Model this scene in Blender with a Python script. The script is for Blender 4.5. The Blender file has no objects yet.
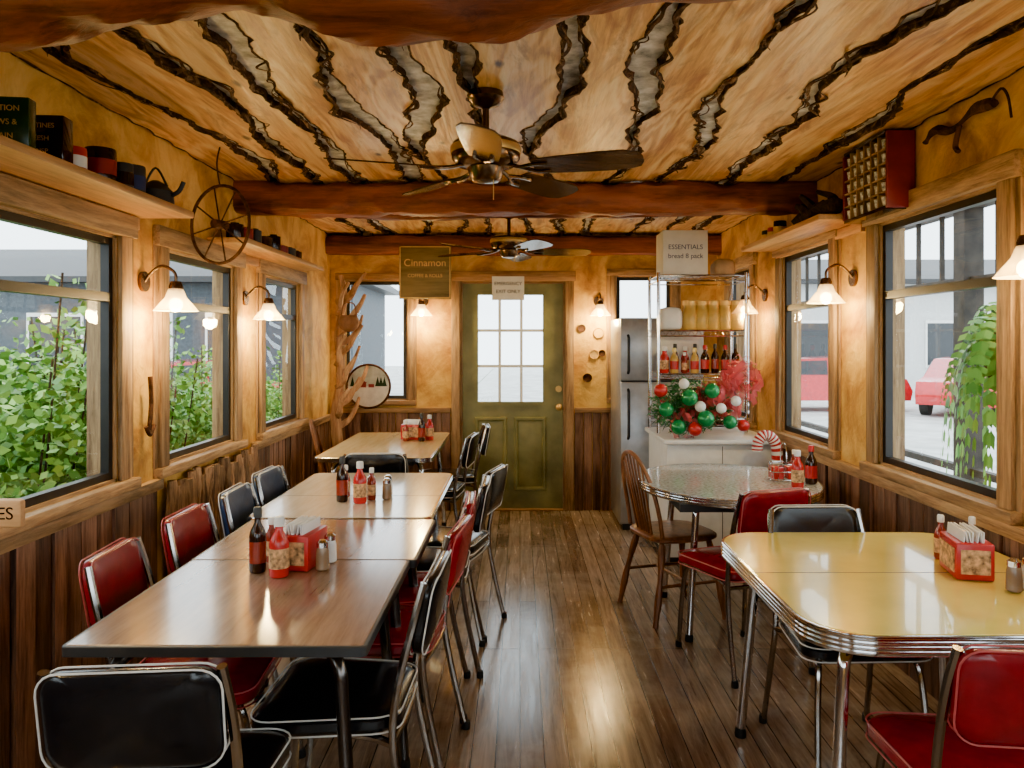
import bpy, bmesh, math, random
from mathutils import Vector, Matrix, noise
random.seed(11)
R=random.random
def U(a,b): return a+(b-a)*R()
pi=math.pi
XL,XR,YB,YF,H=-1.69,1.75,6.95,-2.2,2.45
S=bpy.context.scene
COL=S.collection
# ---------------------------------------------------------------- materials
def base(name):
    m=bpy.data.materials.new(name); m.use_nodes=True
    n=m.node_tree.nodes; l=m.node_tree.links
    return m,n,l,n['Principled BSDF']
def coords(n,l,scale=(1,1,1),rot=(0,0,0),island=False):
    t=n.new('ShaderNodeTexCoord'); mp=n.new('ShaderNodeMapping')
    mp.inputs['Scale'].default_value=scale; mp.inputs['Rotation'].default_value=rot
    src=t.outputs['Object']; g=None
    if island:
        g=n.new('ShaderNodeNewGeometry'); ml=n.new('ShaderNodeMath'); ml.operation='MULTIPLY'; ml.inputs[1].default_value=37.0
        l.new(g.outputs['Random Per Island'],ml.inputs[0])
        ad=n.new('ShaderNodeVectorMath'); ad.operation='ADD'
        l.new(src,ad.inputs[0]); l.new(ml.outputs[0],ad.inputs[1]); src=ad.outputs[0]
    l.new(src,mp.inputs['Vector'])
    return mp.outputs[0],g
def ramp(n,l,fac,stops):
    r=n.new('ShaderNodeValToRGB'); e=r.color_ramp.elements
    while len(e)<len(stops): e.new(0.5)
    for i,(p,c) in enumerate(stops):
        e[i].position=p; e[i].color=(*c,1) if len(c)==3 else c
    l.new(fac,r.inputs[0]); return r.outputs[0]
def noi(n,l,vec,scale,detail=4,dist=0,rough=.55):
    t=n.new('ShaderNodeTexNoise'); t.inputs['Scale'].default_value=scale; t.inputs['Detail'].default_value=detail
    t.inputs['Distortion'].default_value=dist; t.inputs['Roughness'].default_value=rough
    l.new(vec,t.inputs['Vector']); return t.outputs[0]
def mixc(n,l,fac,a,b,mode='MIX'):
    x=n.new('ShaderNodeMix'); x.data_type='RGBA'; x.blend_type=mode
    for s,v in ((0,fac),(6,a),(7,b)):
        if hasattr(v,'is_linked'): l.new(v,x.inputs[s])
        elif s==0: x.inputs[0].default_value=v
        else: x.inputs[s].default_value=(*v,1)
    return x.outputs[2]
def mth(n,l,op,a,b=0):
    x=n.new('ShaderNodeMath'); x.operation=op
    for i,v in ((0,a),(1,b)):
        if hasattr(v,'is_linked'): l.new(v,x.inputs[i])
        else: x.inputs[i].default_value=v
    return x.outputs[0]
def bump(n,l,b,h,st=.3,d=.01):
    x=n.new('ShaderNodeBump'); x.inputs['Strength'].default_value=st; x.inputs['Distance'].default_value=d
    l.new(h,x.inputs['Height']); l.new(x.outputs[0],b.inputs['Normal'])
def M(name,col,rough=.5,metal=0,var=.12,scale=12,bmp=0,coat=0,emit=None,es=0,alpha=1,sub=0):
    m,n,l,b=base(name)
    v,_=coords(n,l); f=noi(n,l,v,scale)
    lo=tuple(max(0,c*(1-var*1.6)) for c in col); hi=tuple(min(1,c*(1+var*1.2)) for c in col)
    l.new(ramp(n,l,f,[(.3,lo),(.7,hi)]),b.inputs['Base Color'])
    b.inputs['Roughness'].default_value=rough; b.inputs['Metallic'].default_value=metal
    b.inputs['Coat Weight'].default_value=coat
    if bmp: bump(n,l,b,noi(n,l,v,scale*5),bmp)
    if emit: b.inputs['Emission Color'].default_value=(*emit,1); b.inputs['Emission Strength'].default_value=es
    if alpha<1: b.inputs['Alpha'].default_value=alpha
    return m
def W(name,c1,c2,axis='y',scale=6,rough=.5,bmp=.3,island=True,var=.6,coat=0,c3=None):
    m,n,l,b=base(name)
    st={'x':(.09,1,1),'y':(1,.09,1),'z':(1,1,.09)}[axis]
    v,g=coords(n,l,st,island=island)
    f=noi(n,l,v,scale,6,1.2); f2=noi(n,l,v,scale*7,5,.3,.7)
    mixf=mth(n,l,'ADD',mth(n,l,'MULTIPLY',f,.6),mth(n,l,'MULTIPLY',f2,.4))
    stops=[(.36,c1),(.60,c2)]
    if c3: stops.append((.72,c3))
    c=ramp(n,l,mixf,stops)
    if island:
        k=mth(n,l,'ADD',mth(n,l,'MULTIPLY',g.outputs['Random Per Island'],var),1-var/2)
        h=n.new('ShaderNodeHueSaturation'); l.new(k,h.inputs['Value']); l.new(c,h.inputs['Color']); c=h.outputs[0]
    l.new(c,b.inputs['Base Color']); b.inputs['Roughness'].default_value=rough; b.inputs['Coat Weight'].default_value=coat
    b.inputs['Coat Roughness'].default_value=.12
    if bmp: bump(n,l,b,mixf,bmp)
    return m
def mat_ceiling():
    m,n,l,b=base('live_edge_pine')
    v,g=coords(n,l,(1,.12,1),island=True)
    f=noi(n,l,v,2.8,5,.8,.5)
    ring=mth(n,l,'SINE',mth(n,l,'MULTIPLY',f,75))
    ring=mth(n,l,'ADD',mth(n,l,'MULTIPLY',ring,.5),.5)
    v2,_=coords(n,l,(1,.06,1)); fine=noi(n,l,v2,30,5,.2,.7)
    fac=mth(n,l,'ADD',mth(n,l,'MULTIPLY',ring,.22),mth(n,l,'MULTIPLY',fine,.78))
    c=ramp(n,l,fac,[(.28,(.46,.20,.035)),(.47,(.78,.47,.13)),(.70,(.94,.70,.33))])
    v3,_=coords(n,l,(1.8,.35,1),island=True); bl=noi(n,l,v3,4.4,7,1.2,.68)
    c=mixc(n,l,ramp(n,l,bl,[(.50,(0,0,0)),(.64,(.72,.72,.72))]),c,(.33,.13,.02))
    vk,_=coords(n,l,(3.2,1.5,1),island=True)
    vo=n.new('ShaderNodeTexVoronoi'); vo.inputs['Scale'].default_value=2.0; l.new(vk,vo.inputs['Vector'])
    kd=mth(n,l,'ADD',vo.outputs['Distance'],mth(n,l,'MULTIPLY',mth(n,l,'SUBTRACT',bl,.5),.5))
    c=mixc(n,l,ramp(n,l,kd,[(.04,(1,1,1)),(.13,(0,0,0))]),c,(.08,.025,.006))
    k=mth(n,l,'ADD',mth(n,l,'MULTIPLY',g.outputs['Random Per Island'],.32),.80)
    h=n.new('ShaderNodeHueSaturation'); l.new(k,h.inputs['Value']); l.new(c,h.inputs['Color'])
    l.new(h.outputs[0],b.inputs['Base Color']); b.inputs['Roughness'].default_value=.36
    bump(n,l,b,fac,.3); return m
def mat_bark():
    m,n,l,b=base('rough_bark')
    v,_=coords(n,l,(1,.5,1)); f=noi(n,l,v,26,6,1,.7)
    l.new(ramp(n,l,f,[(.37,(.025,.013,.007)),(.54,(.11,.055,.025)),(.64,(.34,.22,.11)),(.74,(.52,.44,.32))]),b.inputs['Base Color'])
    b.inputs['Roughness'].default_value=.9; bump(n,l,b,f,.8,.02); return m
def mat_floor():
    m,n,l,b=base('worn_floor_planks')
    v,_=coords(n,l,rot=(0,0,pi/2))
    br=n.new('ShaderNodeTexBrick'); br.offset=.37; br.offset_frequency=3
    br.inputs['Scale'].default_value=1; br.inputs['Brick Width'].default_value=1.9; br.inputs['Row Height'].default_value=.088
    br.inputs['Mortar Size'].default_value=.0024; br.inputs['Bias'].default_value=0
    br.inputs['Color1'].default_value=(.17,.115,.075,1); br.inputs['Color2'].default_value=(.36,.275,.20,1); br.inputs['Mortar'].default_value=(.012,.008,.005,1)
    l.new(v,br.inputs['Vector'])
    v2,_=coords(n,l,(1,.07,1)); g=noi(n,l,v2,34,7,.8,.7)
    c=mixc(n,l,.8,br.outputs['Color'],ramp(n,l,g,[(.35,(.48,.45,.42)),(.65,(1.25,1.23,1.2))]),'MULTIPLY')
    v3,_=coords(n,l); wear=noi(n,l,v3,1.7,6,.4,.65)
    c=mixc(n,l,ramp(n,l,wear,[(.47,(0,0,0)),(.68,(.6,.6,.6))]),c,(.42,.35,.28))
    scuff=noi(n,l,v2,9,8,2,.75)
    c=mixc(n,l,ramp(n,l,scuff,[(.56,(0,0,0)),(.69,(.8,.8,.8))]),c,(.045,.028,.018))
    c=mixc(n,l,mth(n,l,'MULTIPLY',br.outputs['Fac'],.8),c,(.012,.008,.005))
    l.new(c,b.inputs['Base Color'])
    l.new(ramp(n,l,g,[(.3,(.12,)*3),(.7,(.30,)*3)]),b.inputs['Roughness'])
    b.inputs['Specular IOR Level'].default_value=.75
    hh=mth(n,l,'ADD',mth(n,l,'MULTIPLY',g,.4),mth(n,l,'SUBTRACT',1,br.outputs['Fac']))
    bump(n,l,b,hh,.3,.003); return m
def mat_plaster():
    m,n,l,b=base('ochre_plaster')
    v,_=coords(n,l); f=noi(n,l,v,2.8,9,.6,.66)
    l.new(ramp(n,l,f,[(.30,(.26,.11,.012)),(.45,(.52,.28,.035)),(.56,(.70,.43,.075)),(.72,(.82,.58,.16))]),b.inputs['Base Color'])
    b.inputs['Roughness'].default_value=.65; bump(n,l,b,noi(n,l,v,14,8,.5),.6,.02); return m
def mat_glass(name='window_glass'):
    m,n,l,b=base(name); n.remove(b)
    o=n['Material Output']; t=n.new('ShaderNodeBsdfTransparent'); g=n.new('ShaderNodeBsdfGlossy'); g.inputs['Roughness'].default_value=.02
    t.inputs[0].default_value=(.96,.98,.98,1)
    ge=n.new('ShaderNodeNewGeometry'); dt=n.new('ShaderNodeVectorMath'); dt.operation='DOT_PRODUCT'
    l.new(ge.outputs['Incoming'],dt.inputs[0]); l.new(ge.outputs['Normal'],dt.inputs[1])
    c=mth(n,l,'SUBTRACT',1,mth(n,l,'ABSOLUTE',dt.outputs['Value']))
    f=mth(n,l,'ADD',mth(n,l,'MULTIPLY',mth(n,l,'POWER',c,5),.9),.035)
    x=n.new('ShaderNodeMixShader'); l.new(f,x.inputs[0]); l.new(t.outputs[0],x.inputs[1]); l.new(g.outputs[0],x.inputs[2]); l.new(x.outputs[0],o.inputs[0]); return m
def mat_shade():
    m,n,l,b=base('frosted_shade'); o=n['Material Output']
    b.inputs['Base Color'].default_value=(.95,.85,.65,1); b.inputs['Roughness'].default_value=.25
    b.inputs['Emission Color'].default_value=(1,.70,.32,1); b.inputs['Emission Strength'].default_value=.9
    t=n.new('ShaderNodeBsdfTransparent'); t.inputs[0].default_value=(1,.88,.62,1)
    x=n.new('ShaderNodeMixShader'); x.inputs[0].default_value=.5
    l.new(b.outputs[0],x.inputs[1]); l.new(t.outputs[0],x.inputs[2]); l.new(x.outputs[0],o.inputs[0]); return m
def mat_leaf(name,c1,c2):
    m,n,l,b=base(name); g=n.new('ShaderNodeNewGeometry')
    l.new(ramp(n,l,g.outputs['Random Per Island'],[(0,c1),(1,c2)]),b.inputs['Base Color']); b.inputs['Roughness'].default_value=.5
    return m
PINE=mat_ceiling(); FLOOR=mat_floor(); PLASTER=mat_plaster(); GLASS=mat_glass(); SHADE=mat_shade(); BARK=mat_bark()
DBARK=M('dark_root_bark',(.05,.028,.016),.9,var=.6,scale=30,bmp=.8)
FOIL=M('silver_insulation',(.70,.74,.68),.4,var=.45,scale=14,bmp=.6)
BEAM=W('redwood_beam',(.07,.017,.006),(.30,.085,.02),'x',6,.5,.8,False)
TRIM=W('weathered_trim',(.12,.06,.022),(.50,.32,.14),'z',12,.6,.6)
TRIMY=W('weathered_trim_rail',(.12,.06,.022),(.50,.32,.14),'y',12,.6,.6)
TRIMX=W('weathered_trim_cross',(.12,.055,.02),(.40,.23,.085),'x',12,.6,.6)
WAINS=W('barn_wood_wainscot',(.05,.022,.012),(.28,.15,.09),'z',12,.6,.8,var=1.0)
SLAT=W('bark_slat',(.05,.022,.010),(.44,.27,.14),'z',20,.8,1.0,var=.9)
SHELFW=W('shelf_pine',(.34,.16,.04),(.68,.40,.13),'y',8,.5,.3)
SASH=M('dark_sash_metal',(.022,.020,.020),.4,.3)
CHROME=M('chrome',(.72,.72,.73),.12,1,.03)
CHAIRM=M('chair_tube_steel',(.42,.40,.38),.18,1,.06)
DCHROME=M('dark_steel_tube',(.14,.13,.125),.25,1,.1)
BLACKV=M('black_vinyl',(.010,.010,.012),.22,0,.2,30,.05)
REDV=M('red_vinyl',(.22,.006,.014),.25,0,.12,20,.05)
BLUEV=M('navy_vinyl',(.03,.05,.10),.3,0,.15,20,.05)
PIPE=M('white_piping',(.7,.68,.64),.4)
RPIPE=M('red_piping',(.45,.08,.08),.4)
RUBBER=M('black_rubber',(.015,.015,.015),.7)
WALNUT=W('walnut_laminate',(.22,.13,.08),(.42,.28,.185),'y',7,.2,.0,False,coat=.6)
WALNUT2=W('pale_laminate',(.50,.42,.32),(.72,.64,.52),'y',7,.2,.0,False,coat=.6)
CREAM=W('cream_laminate',(.58,.40,.14),(.78,.60,.28),'y',5,.16,0,False,coat=.3)
YELLOW=M('yellow_formica',(.84,.66,.12),.16,0,.06,5,coat=.5)
GREYF=M('grey_pearl_formica',(.46,.50,.49),.18,0,.35,60,coat=.5)
DOORG=M('khaki_door_paint',(.20,.195,.07),.45,0,.2,5,.15)
OLDWOOD=W('windsor_wood',(.09,.035,.014),(.28,.12,.045),'z',9,.4,.2)
BRONZE=M('antique_bronze',(.16,.10,.055),.25,.9,.15)
BLADE=W('fan_blade_wood',(.04,.025,.018),(.10,.06,.04),'x',9,.13,.1,False)
BULB=M('warm_bulb',(1,.9,.7),.3,emit=(1,.78,.45),es=60)
WHITE=M('white_paint',(.78,.78,.75),.4,var=.06)
PAPER=M('paper_white',(.8,.79,.75),.7,var=.05)
RED=M('red_enamel',(.45,.015,.012),.3)
MAROON=M('maroon_paint',(.22,.012,.012),.35)
RUST=M('rusted_iron',(.10,.045,.022),.75,.5,.5,20,.6)
DRIFT=W('driftwood',(.20,.09,.035),(.56,.33,.15),'z',9,.8,.7,False)
STEEL=M('brushed_steel',(.42,.43,.44),.35,.6,.1)
DARK=M('dark_grey_paint',(.03,.032,.035),.5)
GREEN=M('christmas_green',(.015,.25,.08),.18,.2)
DGREEN=M('bottle_green',(.02,.05,.02),.2)
GOLD=M('gold_leaf',(.7,.45,.12),.4,.5)
SAUCE=M('hot_sauce_red',(.26,.03,.01),.15)
KETCH=M('ketchup_red',(.5,.02,.015),.2)
BROWNB=M('dark_bottle',(.03,.012,.006),.1)
MUST=M('mustard_jar',(.62,.40,.07),.3)
BLUEL=M('navy_print',(.02,.04,.14),.6)
CARD=M('carton_white',(.72,.70,.66),.6,var=.05)
LEAF=mat_leaf('shrub_leaf',(.04,.17,.015),(.28,.52,.08))
FERNM=mat_leaf('fern_leaf',(.06,.22,.02),(.25,.50,.08))
PINEL=mat_leaf('pine_needle',(.01,.09,.03),(.05,.25,.08))
MESHR=M('red_deco_mesh',(.80,.14,.16),.35,alpha=.5)
GRASS=M('lawn',(.07,.12,.03),.9,var=.4,scale=3)
CONC=M('pale_concrete',(.50,.50,.48),.9,var=.15,scale=2)
CARR=M('car_red_paint',(.5,.015,.02),.2,.2,coat=.7)
CARG=M('car_glass',(.02,.025,.03),.05)
TIRE=M('tire',(.02,.02,.02),.8)
# ---------------------------------------------------------------- geometry
def box(bm,c,s,bev=0,rot=None,seg=2):
    mt=Matrix.Translation(c)
    if rot: mt=mt@(Matrix.Rotation(rot[2],4,'Z')@Matrix.Rotation(rot[1],4,'Y')@Matrix.Rotation(rot[0],4,'X'))
    mt=mt@Matrix.Diagonal((s[0],s[1],s[2],1))
    r=bmesh.ops.create_cube(bm,size=1,matrix=mt)
    if bev:
        vs=set(r['verts']); ed=[e for e in bm.edges if e.verts[0] in vs and e.verts[1] in vs]
        bmesh.ops.bevel(bm,geom=ed,offset=bev,segments=seg,affect='EDGES',profile=.5)
def bx(bm,x0,x1,y0,y1,z0,z1,bev=0):
    box(bm,((x0+x1)/2,(y0+y1)/2,(z0+z1)/2),(abs(x1-x0),abs(y1-y0),abs(z1-z0)),bev)
def loft(bm,rings,cap=True,closed=True):
    vs=[[bm.verts.new(p) for p in r] for r in rings]
    for a,b in zip(vs,vs[1:]):
        n=len(a)
        for i in range(n if closed else n-1):
            j=(i+1)%n
            try: bm.faces.new((a[i],a[j],b[j],b[i]))
            except Exception: pass
    if cap:
        for r in (vs[0],vs[-1]):
            try: bm.faces.new(r)
            except Exception: pass
    return vs
def lathe(bm,prof,c=(0,0,0),seg=20,cap=True):
    loft(bm,[[(c[0]+r*math.cos(2*pi*i/seg),c[1]+r*math.sin(2*pi*i/seg),c[2]+z) for i in range(seg)] for r,z in prof],cap)
def smooth(pts,n=6):
    P=[Vector(p) for p in pts]
    if len(P)<3: return P
    out=[]
    for i in range(len(P)-1):
        p0=P[max(0,i-1)];p1=P[i];p2=P[i+1];p3=P[min(len(P)-1,i+2)]
        for k in range(n):
            t=k/n
            out.append(.5*((2*p1)+(p2-p0)*t+(2*p0-5*p1+4*p2-p3)*t*t+(3*p1-p0-3*p2+p3)*t**3))
    out.append(P[-1]); return out
def tube(bm,pts,r,seg=8,sm=0,jit=0,flat=1.0,cap=True,sq=False,jf=4):
    P=smooth(pts,sm) if sm else [Vector(p) for p in pts]
    N=len(P); rings=[]; up=None
    for i,p in enumerate(P):
        d=(P[min(i+1,N-1)]-P[max(i-1,0)])
        if d.length<1e-9: d=Vector((0,0,1))
        d.normalize()
        if up is None:
            up=Vector((0,0,1)) if abs(d.z)<.9 else Vector((1,0,0))
        s=d.cross(up)
        if s.length<1e-6: s=Vector((1,0,0))
        s.normalize(); u=s.cross(d).normalized(); up=u
        rr=r(i/(N-1)) if callable(r) else r
        ring=[]
        for k in range(seg):
            a=2*pi*k/seg
            q=rr
            if sq: q*=(abs(math.cos(a))**5+abs(math.sin(a))**5)**(-.2)
            if jit: q*=(1+jit*noise.noise(Vector((p.x*jf+math.cos(a)*1.3,p.y*jf+math.sin(a)*1.3,p.z*jf+7))))
            ring.append(p+s*math.cos(a)*q+u*math.sin(a)*q*flat)
        rings.append(ring)
    loft(bm,rings,cap)
def cyl(bm,a,b,r,seg=12): tube(bm,[a,b],r,seg)
def rrect(w,h,r,n=5,cx=0,cy=0):
    o=[]
    for sx,sy,a0 in ((1,1,0),(-1,1,pi/2),(-1,-1,pi),(1,-1,3*pi/2)):
        for k in range(n+1):
            a=a0+pi/2*k/n
            o.append((cx+sx*(w/2-r)+r*math.cos(a),cy+sy*(h/2-r)+r*math.sin(a)))
    return o
def cushion(bm,w,h,t,r,f,dome=.3):
    rings=[]
    prof=[(.15,.5+dome*.9*.5),(.5,.5+dome*.4),(.8,.5+dome*.2),(.95,.42),(1,.2),(1,-.2),(.95,-.42),(.8,-.5),(.4,-.5),(.1,-.5)]
    for s,z in prof:
        rings.append([f(x*s,y*s,z*t) for x,y in rrect(w,h,r)])
    loft(bm,rings)
def ball(bm,c,r,seg=12):
    lathe(bm,[(r*math.sin(pi*k/8) if 0<k<8 else r*.02,-r*math.cos(pi*k/8)) for k in range(9)],c,seg)
class A:
    def __init__(s): s.p={}; s.m=None
    def g(s,name,mat):
        if name not in s.p: s.p[name]=(bmesh.new(),mat)
        return s.p[name][0]
    def build(s,ang=38,recalc=True):
        s.m=[]
        for n,(bm,mat) in s.p.items():
            if recalc: bmesh.ops.recalc_face_normals(bm,faces=bm.faces)
            me=bpy.data.meshes.new(n); bm.to_mesh(me); bm.free(); me.materials.append(mat)
            me.shade_smooth(); me.set_sharp_from_angle(angle=math.radians(ang)); s.m.append((n,me))
        return s
    def place(s,name,loc=(0,0,0),rz=0,sc=1,rot=None):
        if s.m is None: s.build()
        if len(s.m)==1:
            o=bpy.data.objects.new(name,s.m[0][1]); COL.objects.link(o); root=o
        else:
            root=bpy.data.objects.new(name,None); COL.objects.link(root); root.empty_display_size=.1
            for n,me in s.m:
                o=bpy.data.objects.new(n,me); COL.objects.link(o); o.parent=root
        root.location=loc; root.rotation_euler=rot if rot else (0,0,math.radians(rz)); root.scale=(sc,)*3
        return root
def text(parent,s,size,loc,rot,mat,name='lettering'):
    c=bpy.data.curves.new(name,'FONT'); c.body=s; c.size=size; c.extrude=.0008; c.align_x='CENTER'; c.align_y='CENTER'
    c.materials.append(mat); o=bpy.data.objects.new(name,c); COL.objects.link(o); o.parent=parent; o.location=loc; o.rotation_euler=rot
# ---------------------------------------------------------------- room shell
a=A(); bx(a.g('floor',FLOOR),XL-.15,XR+.15,YF-.15,YB+.15,-.08,0); a.place('floor')
LW=[(-1.7,-.5),(-.1,1.2),(1.75,3.27),(3.70,4.60),(5.10,5.95)]; LZ=(.91,1.94)
RW=[(-1.7,-.5),(0,1.15),(1.4,2.2),(2.82,3.80),(4.36,5.20),(5.86,6.52)]; RZ=(.90,2.07)
def sidewall(name,x0,x1,ops,z):
    a=A(); b=a.g('wall',PLASTER)
    bx(b,x0,x1,YF,YB,0,z[0]); bx(b,x0,x1,YF,YB,z[1],H+.15)
    y=YF
    for o in ops: bx(b,x0,x1,y,o[0],z[0],z[1]); y=o[1]
    bx(b,x0,x1,y,YB,z[0],z[1]); a.place(name)
sidewall('wall_left',XL-.12,XL,LW,LZ); sidewall('wall_right',XR,XR+.12,RW,RZ)
a=A(); b=a.g('wall',PLASTER); y0,y1=YB,YB+.12
DX0,DX1,DZ=-.535,.405,2.04
BW1=(-1.56,-1.0,.98,2.05); BW2=(.85,1.35,1.0,2.09)
bx(b,XL-.12,BW1[0],y0,y1,0,H+.15); bx(b,BW1[0],BW1[1],y0,y1,0,BW1[2]); bx(b,BW1[0],BW1[1],y0,y1,BW1[3],H+.15)
bx(b,BW1[1],DX0,y0,y1,0,H+.15); bx(b,DX0,DX1,y0,y1,DZ,H+.15); bx(b,DX1,BW2[0],y0,y1,0,H+.15)
bx(b,BW2[0],BW2[1],y0,y1,0,BW2[2]); bx(b,BW2[0],BW2[1],y0,y1,BW2[3],H+.15); bx(b,BW2[1],XR+.12,y0,y1,0,H+.15)
a.place('wall_back')
a=A(); b=a.g('wall',PLASTER); FW=(-1.3,1.3,.8,2.1)
bx(b,XL-.12,FW[0],YF-.12,YF,0,H+.15); bx(b,FW[1],XR+.12,YF-.12,YF,0,H+.15); bx(b,FW[0],FW[1],YF-.12,YF,0,FW[2]); bx(b,FW[0],FW[1],YF-.12,YF,FW[3],H+.15)
a.place('wall_front')
def window_unit(name,axis,p,a0,a1,z0,z1,out,rail=None,tw=.085):
    A_=A(); fr=A_.g('casing',TRIM); ft=A_.g('casing_rails',TRIMY if axis=='x' else TRIMX); sa=A_.g('sash',SASH); gl=A_.g('pane',GLASS)
    def q(bm,u0,u1,d0,d1,z0_,z1_,bev=0):
        d0,d1=p+out*d0,p+out*d1
        if axis=='x': bx(bm,min(d0,d1),max(d0,d1),u0,u1,z0_,z1_,bev)
        else: bx(bm,u0,u1,min(d0,d1),max(d0,d1),z0_,z1_,bev)
    q(fr,a0-tw,a0,-.03,0,z0-.0,z1+.0,.005); q(fr,a1,a1+tw,-.024,0,z0,z1,.005)
    q(fr,a0-tw-.03,a0-tw-.001,-.014,0,z0,z1,.003); q(fr,a1+tw+.001,a1+tw+.03,-.014,0,z0,z1,.003)
    q(ft,a0-tw-.03,a1+tw+.03,-.036,0,z1,z1+tw+.01,.005)
    q(ft,a0-.03-tw,a1+tw+.03,-.05,0,z0-.045,z0,.006)
    q(fr,a0,a0+.012,0,.12,z0,z1); q(fr,a1-.012,a1,0,.12,z0,z1); q(ft,a0,a1,0,.12,z1-.012,z1); q(ft,a0,a1,0,.12,z0,z0+.012)
    s=.03; i0,i1,j0,j1=a0+.012,a1-.012,z0+.012,z1-.012
    q(sa,i0,i0+s,.012,.047,j0,j1); q(sa,i1-s,i1,.012,.047,j0,j1); q(sa,i0+s,i1-s,.012,.047,j0,j0+s); q(sa,i0+s,i1-s,.012,.047,j1-s,j1)
    if rail: q(sa,i0+s,i1-s,.008,.05,rail-.018,rail+.018)
    d=p+out*.030
    c=[(i0+s,j0+s),(i1-s,j0+s),(i1-s,j1-s),(i0+s,j1-s)]
    gl.faces.new([gl.verts.new((d,u,z) if axis=='x' else (u,d,z)) for u,z in c])
    A_.place(name)
k=1
for o in LW: window_unit('window_%d'%k,'x',XL,o[0],o[1],LZ[0],LZ[1],-1,1.68); k+=1
for o in RW: window_unit('window_%d'%k,'x',XR,o[0],o[1],RZ[0],RZ[1],1,1.72); k+=1
window_unit('window_%d'%k,'y',YB,BW1[0],BW1[1],BW1[2],BW1[3],1,None,.05); k+=1
window_unit('window_%d'%k,'y',YB,BW2[0],BW2[1],BW2[2],BW2[3],1,None,.05); k+=1
window_unit('window_%d'%k,'y',YF,FW[0],FW[1],FW[2],FW[3],-1,None,.07)
def wains(name,axis,p,u0,u1,inw,mat,z1=.84,wid=(.06,.13)):
    a=A(); b=a.g('boards',mat); u=u0; p=p+inw*.001
    while u<u1-.01:
        w=min(U(*wid),u1-u); d=U(.008,.026)
        c0,c1=(p,p+inw*d)
        if axis=='x': bx(b,min(c0,c1),max(c0,c1),u+.001,u+w-.005,0,z1+U(-.004,.0),.003)
        else: bx(b,u+.001,u+w-.004,min(c0,c1),max(c0,c1),0,z1,.003)
        u+=w
    a.place(name)
wains('wainscot_left','x',XL,YF,3.62,1,WAINS); wains('wainscot_left','x',XL,4.9,YB-.03,1,WAINS)
wains('wainscot_right','x',XR,YF,YB-.03,-1,WAINS)
wains('wainscot_back','y',YB,XL+.03,DX0-.08,-1,WAINS,.87); wains('wainscot_back','y',YB,DX1+.08,XR-.03,-1,WAINS,.87)
a=A(); b=a.g('slats',SLAT); y=3.66
while y<4.86:
    r=U(.018,.042); tube(b,[(XL+.042,y+r,0),(XL+.045,y+r+U(-.01,.01),.4),(XL+.042,y+r,.80+U(.0,.06))],lambda t,r=r:r*(1+.1*math.sin(t*9)),9,7,.8,.6,jf=11)
    y+=r*1.8
a.place('bark_slat_panel')
a=A(); bx(a.g('r',TRIMY),XL,XL+.04,YF,3.62,.815,.865,.005); bx(a.g('r',TRIMY),XL,XL+.04,4.9,YB,.815,.865,.005); a.place('trim_1')
a=A(); bx(a.g('r',TRIMY),XR-.04,XR,YF,YB,.805,.855,.005); a.place('trim_2')
a=A(); b=a.g('r',TRIMX); bx(b,XL+.04,DX0-.08,YB-.045,YB,.87,.915,.005); a.place('trim_3')
a=A(); b=a.g('r',TRIMX); bx(b,DX1+.08,XR-.04,YB-.03,YB,.87,.915,.005); a.place('trim_4')
a=A(); b=a.g('jambs',TRIM); bx(b,DX0-.075,DX0,YB-.03,YB,0,DZ+.0,.005); bx(b,DX1,DX1+.075,YB-.03,YB,0,DZ,.005)
bx(b,DX0,DX0+.02,YB,YB+.12,0,DZ); bx(b,DX1-.02,DX1,YB,YB+.12,0,DZ)
b=a.g('head',TRIMX); bx(b,DX0-.09,DX1+.09,YB-.035,YB,DZ,DZ+.09,.005); bx(b,DX0+.02,DX1-.02,YB,YB+.12,DZ-.02,DZ); a.place('trim_5')
a=A(); b=a.g('slab',DOORG); d0,d1=YB+.02,YB+.065; e0,e1=DX0+.022,DX1-.022
wx0,wx1,wz0,wz1=-.375,.205,.965,1.92
bx(b,e0,wx0,d0,d1,.01,DZ-.022); bx(b,wx1,e1,d0,d1,.01,DZ-.022); bx(b,wx0,wx1,d0,d1,.01,wz0); bx(b,wx0,wx1,d0,d1,wz1,DZ-.022)
for c in (-.26,.09):
    loft(b,[[(c+sx*wx_,d0+dy,.50+sz*wz_) for sx,sz in ((-1,-1),(1,-1),(1,1),(-1,1))] for wx_,dy,wz_ in ((.145,.001,.33),(.135,-.014,.32),(.12,-.014,.305),(.105,-.001,.29),(.07,-.013,.255))])
g=a.g('muntins',WHITE); m=.012
bx(b,wx0-.03,wx1+.03,d0-.012,d0,wz0-.03,wz0); bx(b,wx0-.03,wx1+.03,d0-.012,d0,wz1,wz1+.03); bx(b,wx0-.03,wx0,d0-.012,d0,wz0,wz1); bx(b,wx1,wx1+.03,d0-.012,d0,wz0,wz1)
for i in (1,2):
    x=wx0+(wx1-wx0)*i/3; bx(g,x-m,x+m,d0-.006,d0+.03,wz0,wz1); z=wz0+(wz1-wz0)*i/3
    for j in range(3):
        xa=wx0+(wx1-wx0)*j/3+(m if j else 0); xb=wx0+(wx1-wx0)*(j+1)/3-(m if j<2 else 0); bx(g,xa,xb,d0-.006,d0+.03,z-m,z+m)
gg=a.g('pane',GLASS); gg.faces.new([gg.verts.new(p) for p in ((wx0,d0+.032,wz0),(wx1,d0+.032,wz0),(wx1,d0+.032,wz1),(wx0,d0+.032,wz1))])
h=a.g('knob',GOLD); cyl(h,(.345,d0,.92),(.345,d0-.04,.92),.012); ball(h,(.345,d0-.06,.92),.03); cyl(h,(.345,d0+.001,1.08),(.345,d0-.015,1.08),.028,16)
a.place('door_1')
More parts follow.
